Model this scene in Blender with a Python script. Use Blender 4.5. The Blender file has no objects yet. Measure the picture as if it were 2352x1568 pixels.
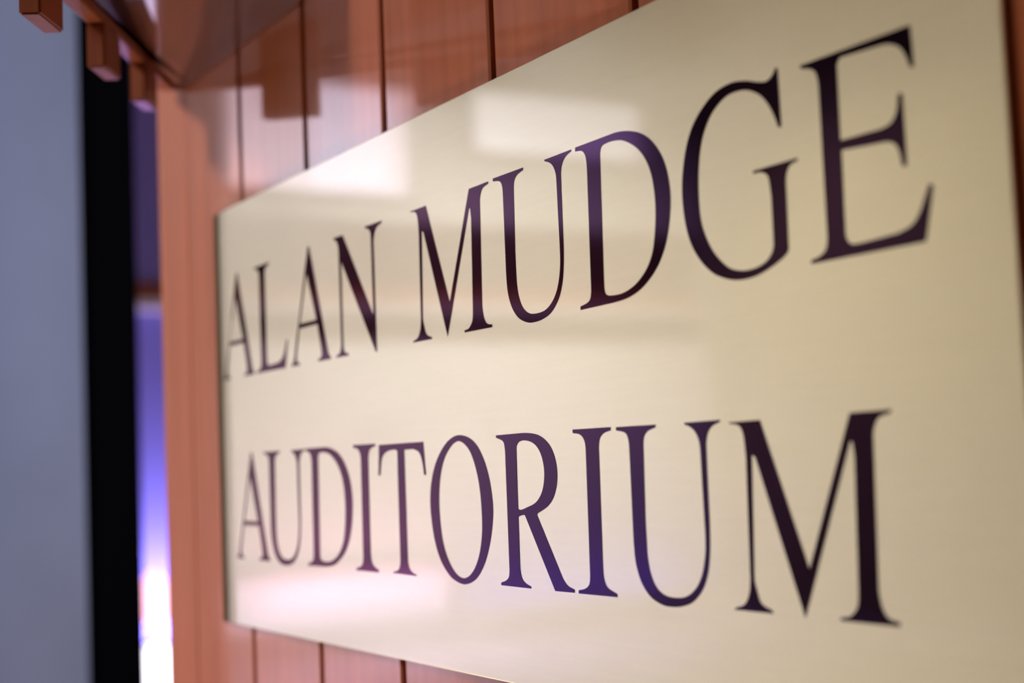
import bpy, bmesh, math, random
from mathutils import Vector, Matrix
random.seed(4)
D = bpy.data
S = bpy.context.scene
COL = S.collection

# ---------------------------------------------------------------- camera
cam_d = D.cameras.new('camera'); cam = D.objects.new('camera', cam_d); COL.objects.link(cam)
RX, RY, RZ = (0.4968664, 0.8668551, -0.0410611), (0.0876823, -0.0030727, 0.9961438), (0.8633861, -0.4985507, -0.0775346)
cam.matrix_world = Matrix(((RX[0], RY[0], RZ[0], 0.0), (RX[1], RY[1], RZ[1], -0.4), (RX[2], RY[2], RZ[2], 0.0), (0, 0, 0, 1)))
cam_d.sensor_width = 36; cam_d.lens = 53.353
cam_d.clip_start = 0.02; cam_d.clip_end = 100
cam_d.dof.use_dof = True; cam_d.dof.focus_distance = 0.78; cam_d.dof.aperture_fstop = 4.8
S.camera = cam

# ---------------------------------------------------------------- world and exposure
W = D.worlds.new('world'); S.world = W; W.use_nodes = True
W.node_tree.nodes['Background'].inputs[0].default_value = (0.30, 0.28, 0.40, 1)
W.node_tree.nodes['Background'].inputs[1].default_value = 0.05
S.view_settings.view_transform = 'Standard'; S.view_settings.look = 'None'
S.view_settings.gamma = 1; S.view_settings.exposure = 0.0
S.view_settings.use_curve_mapping = False

# ---------------------------------------------------------------- area lights: far room washes and added fills
def area(name, loc, aim, size, power, color, sy=None, spread=180):
    l = D.lights.new(name, 'AREA'); l.energy = power; l.color = color
    l.shape = 'RECTANGLE'; l.size = size; l.size_y = sy or size; l.spread = math.radians(spread)
    o = D.objects.new(name, l); COL.objects.link(o); o.location = loc
    o.rotation_euler = (Vector(aim) - Vector(loc)).to_track_quat('-Z', 'Y').to_euler()
    return o
area('overhead_fill_light', (-.9, -3.4, 2.8), (-1.3, 0.0, 0.0), 1.0, 62, (1.0, 0.84, 0.62))  # added warm fill for sign and boards, no lamp stands there
area('doorway_fill_light', (-1.75, -.60, -.92), (-1.2, 0.0, 0.1), 0.2, 9.5, (1.0, 0.80, 0.55))  # added fill out of view, brightens the left boards
area('opposite_wall_light', (-8.6, -6.4, 3.4), (-9.0, -8.0, 0.0), 2.2, 85, (1.0, 0.98, 0.88), .4, 90)  # added to brighten the wall mirrored in the middle of the plate
area('overhead_fill_light', (-1.0, -2.0, 1.7), (-2.6, 0.1, 0.1), 0.5, 17.5, (0.70, 0.78, 1.0), .5, 80)  # added cool fill for the grey pier
area('warm_wall_light', (-8.2, -6.0, 3.3), (-11.0, -6.0, 0.8), 3.2, 136, (0.98, 1.0, 1.0), .5, 75)  # added wash, brightens the far wall that the plate mirrors
area('low_lilac_light', (-9.3, -4.6, 1.6), (-9.6, -4.6, -1.3), 0.8, 66, (0.86, 0.76, 1.0), .6, 70)  # added to brighten the floor mirrored in the lower boards
area('floor_pool_light', (-6.4, 1.4, 3.0), (-6.4, 1.4, -1.0), 0.6, 90, (0.90, 0.75, 1.0), .6, 45)  # added so the soffit mirrors a bright patch of floor
area('gap_wall_light', (-10.7, 2.9, -1.25), (-11.0, 2.9, 0.3), 1.2, 110, (0.54, 0.48, 1.0), .2)
area('pink_wall_light', (-10.7, -4.4, -1.25), (-11.0, -4.4, 0.3), 1.6, 20, (1.0, 0.45, 0.62), .2, 120)
area('blue_wall_light', (-10.7, -6.6, -1.25), (-11.0, -6.6, 0.3), 2.2, 26, (0.16, 0.12, 1.0), .2)

# ---------------------------------------------------------------- materials
def mat(name, base, rough=0.5, metal=0.0, coat=0.0, coat_rough=0.05, emit=None, strength=0.0, spec=0.5):
    m = D.materials.new(name); m.use_nodes = True
    b = m.node_tree.nodes['Principled BSDF']
    b.inputs['Base Color'].default_value = (*base, 1)
    b.inputs['Roughness'].default_value = rough
    b.inputs['Metallic'].default_value = metal
    b.inputs['Coat Weight'].default_value = coat
    b.inputs['Coat Roughness'].default_value = coat_rough
    b.inputs['Specular IOR Level'].default_value = spec
    if emit:
        b.inputs['Emission Color'].default_value = (*emit, 1)
        b.inputs['Emission Strength'].default_value = strength
    return m, m.node_tree, b

def grain(nt, b, c1, c2, scale, stretch, detail=6, bump=0.0, rough=None, obj_random=0.0, socket='Base Color'):
    """streaky noise between two colours, stretched along an axis of object space"""
    N = nt.nodes; L = nt.links
    tc = N.new('ShaderNodeTexCoord'); mp = N.new('ShaderNodeMapping'); mp.inputs['Scale'].default_value = stretch
    no = N.new('ShaderNodeTexNoise'); no.inputs['Scale'].default_value = scale; no.inputs['Detail'].default_value = detail
    cr = N.new('ShaderNodeValToRGB'); cr.color_ramp.elements[0].position = 0.32; cr.color_ramp.elements[1].position = 0.68
    cr.color_ramp.elements[0].color = (*c1, 1); cr.color_ramp.elements[1].color = (*c2, 1)
    L.new(tc.outputs['Object'], mp.inputs[0]); L.new(mp.outputs[0], no.inputs[0]); L.new(no.outputs[0], cr.inputs[0])
    out = cr.outputs[0]
    if obj_random:
        oi = N.new('ShaderNodeObjectInfo'); hs = N.new('ShaderNodeHueSaturation')
        mr = N.new('ShaderNodeMapRange'); mr.inputs[3].default_value = 1 - obj_random; mr.inputs[4].default_value = 1 + obj_random
        L.new(oi.outputs['Random'], mr.inputs[0]); L.new(mr.outputs[0], hs.inputs['Value']); L.new(out, hs.inputs['Color']); out = hs.outputs[0]
    L.new(out, b.inputs[socket])
    if rough:
        mr = N.new('ShaderNodeMapRange'); mr.inputs[3].default_value = rough[0]; mr.inputs[4].default_value = rough[1]
        L.new(no.outputs[0], mr.inputs[0]); L.new(mr.outputs[0], b.inputs['Roughness'])
    if bump:
        bp = N.new('ShaderNodeBump'); bp.inputs['Strength'].default_value = bump; bp.inputs['Distance'].default_value = 0.001
        L.new(no.outputs[0], bp.inputs['Height']); L.new(bp.outputs[0], b.inputs['Normal'])

M = {}
M['plank'], nt, b = mat('varnished_cedar', (.4, .15, .08), .42, 0, 1.0, .05)
grain(nt, b, (.40, .108, .045), (.52, .148, .064), 9, (9, 9, .35), obj_random=.06)
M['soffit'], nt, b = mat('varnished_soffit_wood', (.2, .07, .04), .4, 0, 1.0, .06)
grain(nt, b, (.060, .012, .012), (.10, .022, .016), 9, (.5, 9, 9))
M['groove'], _, _ = mat('groove_shadow_wood', (.07, .010, .006), .8, spec=.1)
M['block'], nt, b = mat('block_wood', (.5, .2, .08), .45, 0, .3, .15)
grain(nt, b, (.24, .055, .016), (.32, .080, .024), 12, (9, 9, .6))
M['brass'], nt, b = mat('satin_brass', (.80, .74, .60), .42, 1.0, 1.0, .035)
grain(nt, b, (.85, .87, .71), (.87, .89, .73), 40, (.3, 3, 9), rough=(.40, .43))
M['dark_reflect'], _, _ = mat('dark_reflection_metal', (.10, .075, .02), .5, 1.0)  # dark tone stands in for the reflection at the plate's left end
M['enamel'], _, _ = mat('dark_enamel', (.018, .009, .034), .07, 1.0)
D.materials['dark_enamel'].node_tree.nodes['Principled BSDF'].inputs['Specular Tint'].default_value = (.94, .74, .84, 1)
M['darkwood'], _, _ = mat('dark_stained_wood', (.07, .030, .012), .5)
M['grey'], nt, b = mat('grey_blue_paint', (.3, .32, .42), .6)
grain(nt, b, (.24, .265, .38), (.28, .305, .44), 5, (1, 1, .6), detail=3)
M['black'], _, _ = mat('black_paint', (.001, .0006, .0015), .8, spec=.05)
M['tan'], nt, b = mat('tan_plaster', (.45, .33, .2), .8)
grain(nt, b, (.43, .35, .17), (.47, .38, .19), 3, (1, 1, 1), detail=3)
M['ceil'], _, _ = mat('brown_ceiling_paint', (.22, .13, .08), .8)
M['lilac'], nt, b = mat('pale_plaster', (.6, .58, .64), .8)
grain(nt, b, (.64, .60, .56), (.68, .64, .60), 2, (1, 1, 1), detail=3)
M['violet_light'], _, _ = mat('violet_light_plaster', (.20, .18, .52), .8)  # violet light of the far room put into the wall colour
M['floor'], nt, b = mat('pale_stone_floor', (.5, .45, .5), .3, 0, .3, .1)
grain(nt, b, (.42, .38, .42), (.54, .49, .54), 3, (1, 1, 1))
M['pane'], _, _ = mat('daylit_window_pane', (.8, .8, .9), .3, emit=(.86, .77, 1.0), strength=3.0)
M['pane_mid'], _, _ = mat('shaded_window_pane', (.8, .8, .9), .3, emit=(1.0, .76, .90), strength=2.0)
M['pane_two'], _, _ = mat('overcast_window_pane', (.8, .8, .9), .3, emit=(.95, .92, 1.0), strength=2.6)
M['pale'], _, _ = mat('pale_lilac_paint', (.74, .72, .86), .6)
M['glow_low'], _, _ = mat('added_glow_panel', (.8, .8, .9), .3, emit=(.92, .80, 1.0), strength=.6)
M['frame'], _, _ = mat('window_frame_paint', (.5, .42, .4), .5)
M['uplight'], _, _ = mat('lit_diffuser', (.9, .9, .9), .4, emit=(.93, .88, 1.0), strength=5.0)
M['pink'], _, _ = mat('pink_lamp_glass', (.9, .7, .8), .4, emit=(1.0, .45, .62), strength=3.0)
M['metal'], _, _ = mat('lamp_metal', (.1, .1, .1), .4, 1.0)

# ---------------------------------------------------------------- helpers
def finish(name, me, m, parent=None, smooth=False):
    me.materials.append(m)
    if smooth:
        for p in me.polygons: p.use_smooth = True
    o = D.objects.new(name, me); COL.objects.link(o)
    if parent: o.parent = parent
    return o
def bevel_box(name, lo, hi, m, parent=None, bev=0.0, seg=2, kind=None):
    bm = bmesh.new()
    bmesh.ops.create_cube(bm, size=1)
    c = [(a + b_) / 2 for a, b_ in zip(lo, hi)]
    for v in bm.verts:
        v.co = Vector([(h - l) * k for h, l, k in zip(hi, lo, v.co)])
    if bev: bmesh.ops.bevel(bm, geom=bm.edges[:], offset=bev, segments=seg, affect='EDGES', profile=.5)
    me = D.meshes.new(name); bm.to_mesh(me); bm.free()
    o = finish(name, me, m, parent); o.location = c
    if kind: o['kind'] = kind
    return o
def thing(name, label, cat, loc=(0, 0, 0), group=None):
    o = D.objects.new(name, None); COL.objects.link(o); o.location = loc; o.empty_display_size = .05
    o['label'] = label; o['category'] = cat
    if group: o['group'] = group
    return o
def prism(name, poly, z0, z1, m, parent=None, kind=None):
    bm = bmesh.new()
    vs = [bm.verts.new((x, y, z0)) for x, y in poly]; f = bm.faces.new(vs)
    r = bmesh.ops.extrude_face_region(bm, geom=[f])
    for v in r['geom']:
        if isinstance(v, bmesh.types.BMVert): v.co.z = z1
    bmesh.ops.recalc_face_normals(bm, faces=bm.faces)
    me = D.meshes.new(name); bm.to_mesh(me); bm.free()
    o = finish(name, me, m, parent)
    if kind: o['kind'] = kind
    return o

# ---------------------------------------------------------------- setting
FZ, CZ = -1.35, 3.75
bevel_box('floor', (-11.3, -8.3, FZ - .1), (3.3, 4.3, FZ), M['floor'], kind='structure')
bevel_box('ceiling', (-11.3, -8.3, CZ), (3.3, 4.3, CZ + .1), M['ceil'], kind='structure')
bevel_box('wall_far', (-11.2, -8.2, FZ), (-11.0, 1.0, CZ), M['lilac'], kind='structure')
bevel_box('wall_far_violet_light', (-11.2, 1.0, FZ), (-11.0, 4.2, CZ), M['violet_light'], kind='structure')
bevel_box('wall_opposite', (-11.0, -8.2, FZ), (3.2, -8.0, CZ), M['tan'], kind='structure')
bevel_box('wall_behind', (3.0, -8.0, FZ), (3.2, 4.2, CZ), M['tan'], kind='structure')
bevel_box('wall_beyond', (-11.0, 4.0, FZ), (3.0, 4.2, CZ), M['tan'], kind='structure')

# the wall that carries the sign: a core and its vertical boards
WY = .006
wall = bevel_box('wall_right', (-1.327, WY + .018, FZ), (2.99, WY + .13, CZ), M['groove'], kind='structure')
seams = [-1.1135, -.9815, -.8526, -.7126, -.5755]
while seams[-1] < .6: seams.append(seams[-1] + .1345)
edges = [-1.329, -1.248] + seams
GAP = .0062
def plank_mesh(w, z0, z1):
    """one board: slightly proud face, chamfered long edges"""
    ch, t = .0012, .0176
    prof = [(-w/2, t), (-w/2, ch), (-w/2 + ch, 0), (w/2 - ch, 0), (w/2, ch), (w/2, t)]
    bm = bmesh.new()
    a = [bm.verts.new((x, y, z0)) for x, y in prof]; b_ = [bm.verts.new((x, y, z1)) for x, y in prof]
    n = len(prof)
    for i in range(n):
        j = (i + 1) % n; bm.faces.new((a[i], a[j], b_[j], b_[i]))
    bm.faces.new(a); bm.faces.new(b_[::-1])
    bmesh.ops.recalc_face_normals(bm, faces=bm.faces)
    me = D.meshes.new('plank'); bm.to_mesh(me); bm.free(); return me
wl = Vector(wall.location)
for i, (a, b_) in enumerate(zip(edges[:-1], edges[1:])):
    g = GAP if i > 0 else 0
    x0, x1 = a + (g / 2), b_ - (GAP / 2 if i > 0 else 0)
    if i == 0: x1 = b_ - .0006
    if i == 1: x0 = a + .0006
    o = finish('plank', plank_mesh(x1 - x0, FZ + .1, 2.6), M['plank'], wall)
    o.location = Vector(((x0 + x1) / 2, WY, 0)) - wl
    o.rotation_euler = (0, 0, math.radians(random.uniform(-.12, .12)))

# grey pier and black door edge on the far side of the opening
bevel_box('wall_left', (-2.70, -.45, FZ), (-2.60, .256, CZ), M['grey'], kind='structure')
bevel_box('added_dark_post', (-2.60, -.455, FZ), (-2.52, -.03, CZ - .4), M['darkwood'], bev=.004, kind='structure')  # added post, out of view; darkens reflections in plate and left boards
bevel_box('door_1', (-2.78, .256, FZ), (-2.61, .356, CZ - .4), M['black'], bev=.003, kind='structure')

# soffit above the opening: board, recessed groove and rail along its slanted edge
P0 = Vector((-1.167, -.052)); dv = Vector((.160, -.078)).normalized(); nv = Vector((.078, .160)).normalized()
SLOPE = -.0175 / .178                                   # the hanging rail drops a little towards the viewer
def sp(s, n): q = P0 + dv * s + nv * n; return (q.x, q.y)
SZ = .328
Q0 = Vector((-1.035, -.146)); dq = Vector((-.848, .530)).normalized(); nq = Vector((.530, .848)).normalized()
def sq(s, n): q = Q0 + dq * s + nq * n; return (q.x, q.y)
e0, e1 = sq(-.22, .014), sq(.243, .014)
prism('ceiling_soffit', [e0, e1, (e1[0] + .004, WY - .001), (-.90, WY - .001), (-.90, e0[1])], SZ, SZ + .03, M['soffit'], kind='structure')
prism('groove_shade', [sq(-.22, -.004), sq(.275, -.004), sq(.275, .0138), sq(-.22, .0138)], SZ + .004, SZ + .03, M['groove'], kind='structure')  # shallow dark strip, its colour carries the shade of the gap
rail = thing('dentil_rail', 'brown wooden rail with hanging square blocks along the slanted soffit edge, top left', 'trim', (P0.x, P0.y, .29))
def rail_box(name, s0, s1, n0, n1, z0, z1, bev, top=None):
    """box along the rail direction, sheared so that it follows the rail's slope"""
    bm = bmesh.new(); bmesh.ops.create_cube(bm, size=1)
    for v in bm.verts:
        v.co = Vector(((s0 + s1) / 2 + (s1 - s0) * v.co.x, (n0 + n1) / 2 + (n1 - n0) * v.co.y, (z0 + z1) / 2 + (z1 - z0) * v.co.z))
    bmesh.ops.bevel(bm, geom=bm.edges[:], offset=bev, segments=2, affect='EDGES')
    for v in bm.verts:
        s_, n_, z_ = v.co
        zz = z_ + SLOPE * s_
        q = dv * s_ + nv * n_; v.co = Vector((q.x, q.y, zz))
    me = D.meshes.new(name); bm.to_mesh(me); bm.free()
    return finish(name, me, M['block'], rail)
rail_box('rail', -.112, .42, -.0062, .006, .030, .038, .0008)
for s_ in (-.0205, .139, .317):
    rail_box('block', s_, s_ + .056, -.0060, .0058, 0, .0302, .0012)

# windows and an added glow panel on the lobby's far wall (seen as reflections in varnish and brass)
def window(n, y0, y1, z0, z1, rows, cols, m='pane'):
    w = bevel_box('window_%d' % n, (-11.02, y0, z0), (-10.985, y1, z1), M[m], kind='structure')
    c = Vector(w.location)
    for i in range(cols + 1):
        y = y0 + (y1 - y0) * i / cols
        f = bevel_box('window_frame', (-11.0, y - .03, z0 - .03), (-10.94, y + .03, z1 + .03), M['frame'], w, .004)
        f.location = Vector(f.location) - c
    for i in range(rows + 1):
        z = z0 + (z1 - z0) * i / rows
        f = bevel_box('window_frame', (-10.998, y0, z - .03), (-10.942, y1, z + .03), M['frame'], w, .004)
        f.location = Vector(f.location) - c
window(1, -5.06, -3.42, 2.14, 3.07, 1, 1, 'pane_mid')
W1 = Vector(D.objects['window_1'].location)
q = bevel_box('upper_pane', (-10.99, -4.86, 2.20), (-10.975, -4.18, 2.99), M['pane'], D.objects['window_1'])
q.location = Vector(q.location) - W1
bevel_box('wall_panel', (-11.0, -5.56, 3.10), (-10.97, -4.38, 3.46), M['pale'], kind='structure')
window(2, -7.36, -5.62, 2.56, 3.12, 1, 1, 'pane_two')
window(3, -5.3, -3.3, -1.32, -.80, 1, 1, 'glow_low')  # added glowing panel, stands in for the bright floor in reflections
bevel_box('trim_4', (-11.0, -7.9, 3.18), (-10.9, -5.95, 3.42), M['pale'], bev=.01, kind='structure')
t2 = bevel_box('trim_2', (-11.0, -7.9, 1.28), (-10.93, 3.9, 1.40), M['block'], bev=.01, kind='structure')
bevel_box('added_dark_panel', (-11.0, -7.9, 1.0), (-10.96, 1.0, 1.95), M['soffit'], kind='structure')  # added panel, out of view; darkens what the upper letters mirror
t3 = bevel_box('trim_3', (-11.0, -7.9, 1.20), (-10.86, 3.9, 1.28), M['frame'], bev=.01, kind='structure')

# floor uplights and a pink lantern in the far room
bevel_box('added_lip', (-10.56, -7.9, FZ), (-10.50, 3.9, -1.17), M['lilac'], bev=.01, kind='structure')  # added lip, hides the wall lights from the plate's reflections
def uplight(y, L_, label):
    u = thing('floor_uplight', label, 'lamp', (-8.5, y, FZ))
    h = bevel_box('housing', (-.10, -L_ / 2, 0), (.10, L_ / 2, .09), M['metal'], u, .008)
    d = bevel_box('diffuser', (-.085, -L_ / 2 + .02, .091), (.085, L_ / 2 - .02, .38), M['uplight'], u, .02)
uplight(1.95, 1.3, 'white floor lamp box glowing at the bottom of the narrow gap beside the black door')
lan = thing('pink_lantern', 'small pink glowing lantern seen through the narrow gap left of the wooden wall', 'lamp', (-10.2, 2.62, FZ))
def lathe(name, prof, m, parent, seg=24):
    bm = bmesh.new(); rings = []
    for rr, z in prof:
        rings.append([bm.verts.new((rr * math.cos(2 * math.pi * k / seg), rr * math.sin(2 * math.pi * k / seg), z)) for k in range(seg)])
    for A, B in zip(rings[:-1], rings[1:]):
        for k in range(seg): bm.faces.new((A[k], A[(k + 1) % seg], B[(k + 1) % seg], B[k]))
    bm.faces.new(rings[0][::-1]); bm.faces.new(rings[-1])
    me = D.meshes.new(name); bm.to_mesh(me); bm.free()
    return finish(name, me, m, parent, True)
lathe('stand', [(.10, 0), (.10, .02), (.02, .04), (.02, .34)], M['metal'], lan)
lathe('lamp_shade', [(.03, .34), (.08, .37), (.10, .48), (.085, .60), (.03, .68)], M['pink'], lan)

# ---------------------------------------------------------------- the sign
X0, X1, Z0, Z1 = -1.1765, -.3525, -.1175, .2055
sign = thing('sign_plate', 'large pale brass sign plate with two rows of dark serif capitals on the wooden wall', 'sign', ((X0 + X1) / 2, 0, (Z0 + Z1) / 2))
BEND, DROP, THICK = .046, .0046, .0013
def bend(x):
    """how far the sheet falls back towards the boards near its left end"""
    t = max(0.0, (X0 + BEND - x) / BEND); return DROP * t * t
bm = bmesh.new(); ring = []
xs = [X0 + BEND * k / 24 for k in range(25)] + [X0 + BEND + (X1 - X0 - BEND) * k / 4 for k in range(1, 5)]
xs[0] = X0; c_ = .0004
zs = [(Z0, c_), (Z0 + c_ * .4, c_ * .35), (Z0 + c_, 0), (Z1 - c_, 0), (Z1 - c_ * .4, c_ * .35), (Z1, c_)]
for x in xs:
    ring.append([bm.verts.new((x, bend(x) + d, z)) for z, d in zs] + [bm.verts.new((x, bend(x) + THICK, z)) for z in (Z1, Z0)])
for A, B in zip(ring[:-1], ring[1:]):
    for k in range(8): bm.faces.new((A[k], A[(k + 1) % 8], B[(k + 1) % 8], B[k]))
bm.faces.new(ring[0][::-1]); bm.faces.new(ring[-1])
bmesh.ops.recalc_face_normals(bm, faces=bm.faces)
bmesh.ops.translate(bm, verts=bm.verts, vec=-Vector(sign.location))
me = D.meshes.new('plate'); bm.to_mesh(me); bm.free()
pl = finish('plate', me, M['brass'], sign)
for p in me.polygons: p.use_smooth = p.normal.y < -.98 and p.area > 1e-6
for e in me.edges:                                     # only along the bend, not round the rim
    a, b_ = (me.vertices[k].co + Vector(sign.location) for k in e.vertices)
    e.use_edge_sharp = abs(a.z - b_.z) < 1e-5 and abs(a.x - b_.x) > 1e-4
for x in (X0 + .10, X1 - .05):
    for z in (Z0 + .04, Z1 - .04):
        q = bevel_box('standoff', (x - .006, THICK - .0003, z - .006), (x + .006, WY + .0004, z + .006), M['metal'], sign, .0005)
        q.location = Vector(q.location) - Vector(sign.location)

bm = bmesh.new(); ring = []                            # dark strip, the bent end's dark reflection put into its colour
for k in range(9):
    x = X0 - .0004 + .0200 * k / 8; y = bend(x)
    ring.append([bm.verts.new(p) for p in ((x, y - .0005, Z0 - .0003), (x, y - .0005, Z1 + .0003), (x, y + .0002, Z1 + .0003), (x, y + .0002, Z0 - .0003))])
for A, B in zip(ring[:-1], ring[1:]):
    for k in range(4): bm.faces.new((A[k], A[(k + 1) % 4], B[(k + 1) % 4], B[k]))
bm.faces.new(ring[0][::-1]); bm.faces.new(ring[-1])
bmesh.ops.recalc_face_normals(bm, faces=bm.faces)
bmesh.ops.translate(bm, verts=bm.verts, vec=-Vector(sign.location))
me = D.meshes.new('dark_edge_strip'); bm.to_mesh(me); bm.free()
dark_strip = finish('dark_edge_strip', me, M['dark_reflect'], sign); dark_strip['label'] = 'dark strip along the left end of the plate, a painted-in dark reflection'

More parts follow.
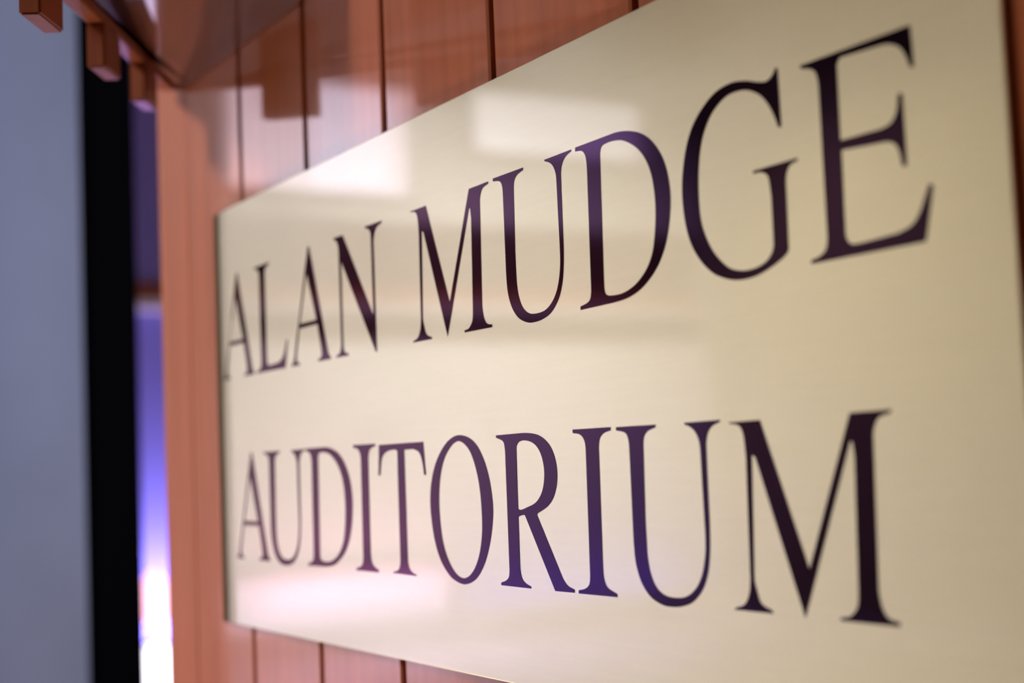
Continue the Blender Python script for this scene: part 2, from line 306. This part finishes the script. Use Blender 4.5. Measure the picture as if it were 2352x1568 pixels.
# letter outlines in millimetres from each letter's own baseline; c marks a corner
GLYPH = {
    'M': ['2.7,78.6c 23.2,78.8c 48.9,18.9c 76.9,79.2c 99.1,79.4c 99.0,78.2c 93.2,77.0 90.5,74.7 88.9,70.6c 86.9,13.2c 87.4,9.5 88.6,5.7 91.5,2.6 97.2,1.5c 97.1,0.0c 65.5,0.0c 65.4,1.3c 70.3,1.9 73.7,4.1 75.5,7.0 76.2,13.1c 78.2,62.5c 77.5,68.1c 76.2,68.3c 44.9,-0.4c 19.0,63.6c 16.8,64.6c 14.2,13.2c 15.6,8.5 18.1,3.6 25.1,1.1c 25.0,0.0c 0.0,0.0c 0.9,0.9c 7.0,2.7 10.3,7.0 11.6,13.5c 12.9,62.2c 12.3,71.0 11.1,75.1 8.6,77.2 2.7,78.2c'],
    'U': ['0.2,80.0c 32.6,79.9c 32.1,78.6c 25.9,77.1 22.8,74.6 21.9,70.9c 20.8,37.2c 20.9,26.5 21.2,19.9 22.9,12.6 27.0,6.5 33.6,3.2 42.5,2.6 50.2,3.8 57.0,7.7 61.8,13.7 64.5,21.4 65.4,28.3 65.4,37.8 65.1,53.7c 65.0,65.2 64.5,70.9 62.1,75.2 58.6,77.6 54.4,79.0c 54.2,79.8c 80.0,80.0c 79.7,79.1c 73.9,77.3 70.7,74.2 69.3,69.5c 69.0,44.2c 68.8,31.6 67.9,22.1 66.0,14.5 61.8,7.3 54.4,1.5 46.6,-0.9 38.8,-1.7 30.9,-1.2 22.0,1.9 15.4,7.9 11.6,16.1 10.5,24.9 10.4,33.7c 10.4,69.2c 9.9,74.0 7.4,77.1 0.0,78.4c'],
    'D': ['1.8,80.2c 30.3,80.3c 39.9,80.1 50.2,78.3 59.1,75.1 66.7,70.0 72.9,63.0 76.7,55.4 78.4,47.1 78.4,39.8 76.9,31.5 74.0,23.5 69.5,16.2 62.6,9.7 52.2,4.0 41.7,1.2 29.0,0.2c 0.0,-0.2c 0.2,1.6c 5.6,2.5 9.1,4.2 10.4,8.3c 11.5,66.4c 11.2,72.0 10.0,75.3 7.3,77.4 1.6,78.2c', '23.4,72.7c 21.8,13.0c 22.0,7.0 24.0,4.5 30.4,3.7 38.8,4.1 48.3,6.8 56.9,12.1 62.4,18.9 65.3,27.6 66.7,37.7 66.5,46.9 64.5,55.9 60.2,63.7 53.6,70.0 44.7,74.7 37.5,76.4 30.0,76.8 25.1,76.0'],
    'G': ['67.2,82.4c 68.4,81.8c 68.7,57.6c 66.9,57.8c 64.8,62.7 61.6,68.2 56.5,73.5 49.2,77.2 41.7,78.5 33.8,77.9 25.4,74.1 19.3,68.2 15.0,60.2 12.5,49.2 11.8,37.9 12.6,28.2 15.8,20.1 21.2,12.5 29.7,5.7 38.2,3.1 46.8,2.9 54.4,4.6 58.8,7.9 60.1,11.2c 60.2,30.2c 59.4,36.9 58.3,39.8 54.7,41.7 49.6,42.0c 49.5,43.2c 77.4,43.3c 77.5,42.3c 72.8,41.2 70.4,38.5 69.6,34.5c 69.1,7.6c 64.4,4.4 55.9,1.4 47.4,-0.5 37.9,-0.8 29.2,0.6 19.5,4.3 10.9,11.0 4.3,19.9 0.9,30.7 -0.0,42.5 1.4,52.5 4.6,62.2 9.6,70.2 17.4,76.8 27.1,81.6 38.1,83.1 47.7,81.7 55.1,79.4 60.6,78.3 64.4,79.5'],
    'E': ['0.0,79.6c 60.3,79.6c 60.9,64.0c 59.0,64.2c 57.1,68.9 54.1,73.0 49.2,75.3 45.0,76.0c 22.8,77.0c 20.8,74.9c 20.4,45.2c 42.4,45.0c 47.6,46.1 50.8,49.6 52.2,56.1c 54.4,55.5c 54.5,28.8c 52.2,29.0c 51.2,34.3 49.0,38.1 44.5,39.7c 20.7,41.3c 20.2,8.7c 21.8,5.6 26.6,4.3 48.3,5.1c 55.1,7.0 59.5,11.1 64.7,20.3c 66.8,19.7c 61.5,0.0c 0.0,0.0c 0.0,1.5c 5.2,2.5 8.7,4.6 10.0,8.9c 9.9,68.5c 9.1,73.3 6.7,76.2 0.0,78.2c'],
    'T': ['1.8,79.3c 63.9,79.4c 66.0,59.9c 63.5,59.9c 61.5,68.1 57.5,73.4 50.2,75.4c 38.1,75.3c 38.0,73.9c 37.7,8.7c 39.2,4.8 42.8,2.4 48.9,1.0c 48.6,0.3c 16.7,0.6c 16.8,1.4c 23.7,2.9 26.5,5.7 27.3,9.7c 28.0,74.8c 25.7,75.7c 16.1,75.2 8.7,72.9 5.1,69.2 2.8,60.3c -0.0,60.3c'],
    'O': ['39.5,81.7 49.9,79.9 58.6,75.6 65.1,69.1 70.1,60.8 73.1,51.8 74.5,41.6 72.8,30.9 68.6,20.0 62.2,10.2 52.6,2.2 41.3,-1.3 31.4,-0.9 20.8,2.6 10.4,10.7 3.6,22.0 0.1,36.0 0.1,48.9 3.9,59.8 10.3,68.7 20.0,76.4 30.0,80.6', '39.2,78.2 31.0,76.8 22.4,71.6 16.2,64.1 12.3,54.0 10.9,42.5 11.7,31.1 14.1,21.0 19.5,11.7 27.8,4.5 36.3,1.9 44.3,3.4 51.8,8.6 57.6,16.7 61.0,27.0 61.7,37.9 60.9,48.8 58.5,58.6 54.1,67.8 48.2,74.4'],
    'R': ['0.6,80.1c 21.3,80.3c 34.1,80.2 45.1,78.7 53.9,74.7 59.3,69.0 61.9,61.0 61.0,53.0 56.9,46.3 50.5,41.9 41.2,38.7c 40.5,37.8c 63.0,6.8c 67.3,3.4 73.8,1.6c 73.6,0.1c 55.4,0.0c 28.3,37.5c 23.6,37.3 21.3,36.3c 20.9,9.9c 22.2,5.5 25.1,2.8 31.5,0.9c 31.4,0.0c 0.0,0.1c 0.2,1.6c 5.2,2.8 8.6,4.9 9.6,8.8c 10.0,69.5c 9.7,73.4 8.0,76.7 0.8,78.8c', '22.0,72.4c 21.3,41.0c 32.2,42.1 41.1,45.0 47.0,50.6 49.5,58.6 48.3,66.1 44.5,71.8 38.6,75.1 31.2,76.4 25.5,75.9 22.5,74.0'],
    'I': ['0.9,80.3c 35.0,80.2c 34.9,78.6c 29.2,77.6 25.3,75.3 23.8,70.9c 22.8,13.7c 23.4,8.0 26.3,4.1 34.1,1.6c 34.1,0.1c 0.0,0.0c 0.2,1.6c 6.2,2.7 10.0,5.0 11.1,9.2c 12.2,70.6c 11.1,74.8 7.4,77.6 1.0,78.5c'],
    'A': ['36.4,80.4c 38.9,80.4c 65.0,9.5c 66.6,5.2 68.4,2.9 71.0,1.5c 71.0,0.0c 48.8,0.0c 48.8,1.5c 53.5,2.3 55.4,4.4 54.9,8.5c 49.4,25.4c 17.0,25.4c 11.0,9.0c 10.2,5.0 11.6,2.4 16.0,1.5c 16.0,0.0c 0.0,0.0c 0.0,1.5c 3.6,2.6 6.0,5.6 7.8,10.0c', '32.6,62.5c 47.8,28.7c 18.2,28.7c'],
    'N': ['2.0,79.6c 17.0,79.6c 60.8,22.0c 60.8,70.0c 60.0,75.0 57.0,77.4 53.0,78.3c 53.0,79.6c 77.5,79.6c 77.5,78.3c 70.5,76.6 66.8,73.4 64.6,68.0c 64.3,-1.0c 62.4,-1.0c 13.0,62.5c 12.7,9.0c 13.0,4.8 15.5,2.4 20.5,1.4c 20.5,0.0c 0.4,0.0c 0.4,1.4c 5.0,2.4 8.0,4.8 9.2,9.0c 9.5,67.5c 8.6,73.5 6.0,77.0 2.0,78.3c'],
    'L': ['0.0,79.6c 31.5,79.6c 31.5,78.2c 25.5,77.0 22.4,74.8 21.6,70.0c 21.4,9.0c 22.8,5.6 27.0,4.3 44.0,5.0c 51.0,7.0 56.0,11.0 61.6,20.3c 63.7,19.7c 58.4,0.0c 0.0,0.0c 0.0,1.5c 5.0,2.5 8.8,4.6 9.9,8.9c 9.9,69.0c 9.2,74.2 6.5,77.0 0.0,78.2c'],
}

def outline(s):
    """corner to corner Catmull-Rom through the smooth points"""
    P = []
    for t in s.split():
        c = t.endswith('c'); x, y = t.rstrip('c').split(','); P.append((Vector((float(x), float(y))), c))
    n = len(P); out = []
    for i in range(n):
        p1, c1 = P[i]; p2, c2 = P[(i + 1) % n]
        if c1 and c2:
            out.append(p1); continue
        p0 = P[i - 1][0] if not c1 else p1 - (p2 - p1) * .5
        p3 = P[(i + 2) % n][0] if not c2 else p2 + (p2 - p1) * .5
        # a straight run meeting a curve keeps its own direction
        if c1 and not c2: p0 = p1 - (P[i][0] - P[i - 1][0]).normalized() * -(p2 - p1).length * -1 if straight(P, i - 1) else p0
        if c2 and not c1:
            q = P[(i + 2) % n][0]
            if straight(P, (i + 1) % n): p3 = p2 + (q - p2).normalized() * (p2 - p1).length
        for k in range(6):
            t = k / 6
            out.append(.5 * ((2 * p1) + (p2 - p0) * t + (2 * p0 - 5 * p1 + 4 * p2 - p3) * t * t + (3 * p1 - p0 - 3 * p2 + p3) * t ** 3))
    return out
def straight(P, i):
    """segment i -> i+1 is a long straight stem side"""
    a, b_ = P[i], P[(i + 1) % len(P)]
    return a[1] and b_[1] and (a[0] - b_[0]).length > 20
def glyph_mesh(ch):
    cu = D.curves.new('letter', 'CURVE'); cu.dimensions = '2D'; cu.fill_mode = 'BOTH'
    for c in GLYPH[ch]:
        pts = outline(c); sp_ = cu.splines.new('POLY'); sp_.points.add(len(pts) - 1); sp_.use_cyclic_u = True
        for i, p in enumerate(pts): sp_.points[i].co = (p.x / 1000, p.y / 1000, 0, 1)
    cu.extrude = .00012
    o = D.objects.new('tmp', cu); COL.objects.link(o)
    bpy.context.view_layer.update()
    me = D.meshes.new_from_object(o.evaluated_get(bpy.context.evaluated_depsgraph_get()))
    D.objects.remove(o); D.curves.remove(cu)
    me.name = 'letter'
    me.transform(Matrix.Rotation(math.pi / 2, 4, 'X'))
    me.materials.clear(); me.materials.append(M['enamel'])
    return me
ROWS = [(.0718, (('A', -1151), ('L', -1075), ('A', -1005.7), ('N', -926), ('M', -810.5), ('U', -706.2), ('D', -624.2), ('G', -536.7), ('E', -454.5))),
        (-.0667, (('A', -1129.3), ('U', -1065.6), ('D', -985.6), ('I', -904.1), ('T', -865.7), ('O', -795.0), ('R', -714.7), ('I', -637.3), ('U', -597.9), ('M', -514.7)))]
cache = {}
for z, row in ROWS:
    for ch, x in row:
        if ch not in cache: cache[ch] = glyph_mesh(ch)
        me = cache[ch]
        if x / 1000 < X0 + BEND:                       # the first letters lie on the bent end of the sheet
            me = me.copy()
            for v in me.vertices: v.co.y += bend(v.co.x + x / 1000)
        o = D.objects.new('letter', me); COL.objects.link(o); o.parent = sign
        o.location = Vector((x / 1000, -.00005, z)) - Vector(sign.location)
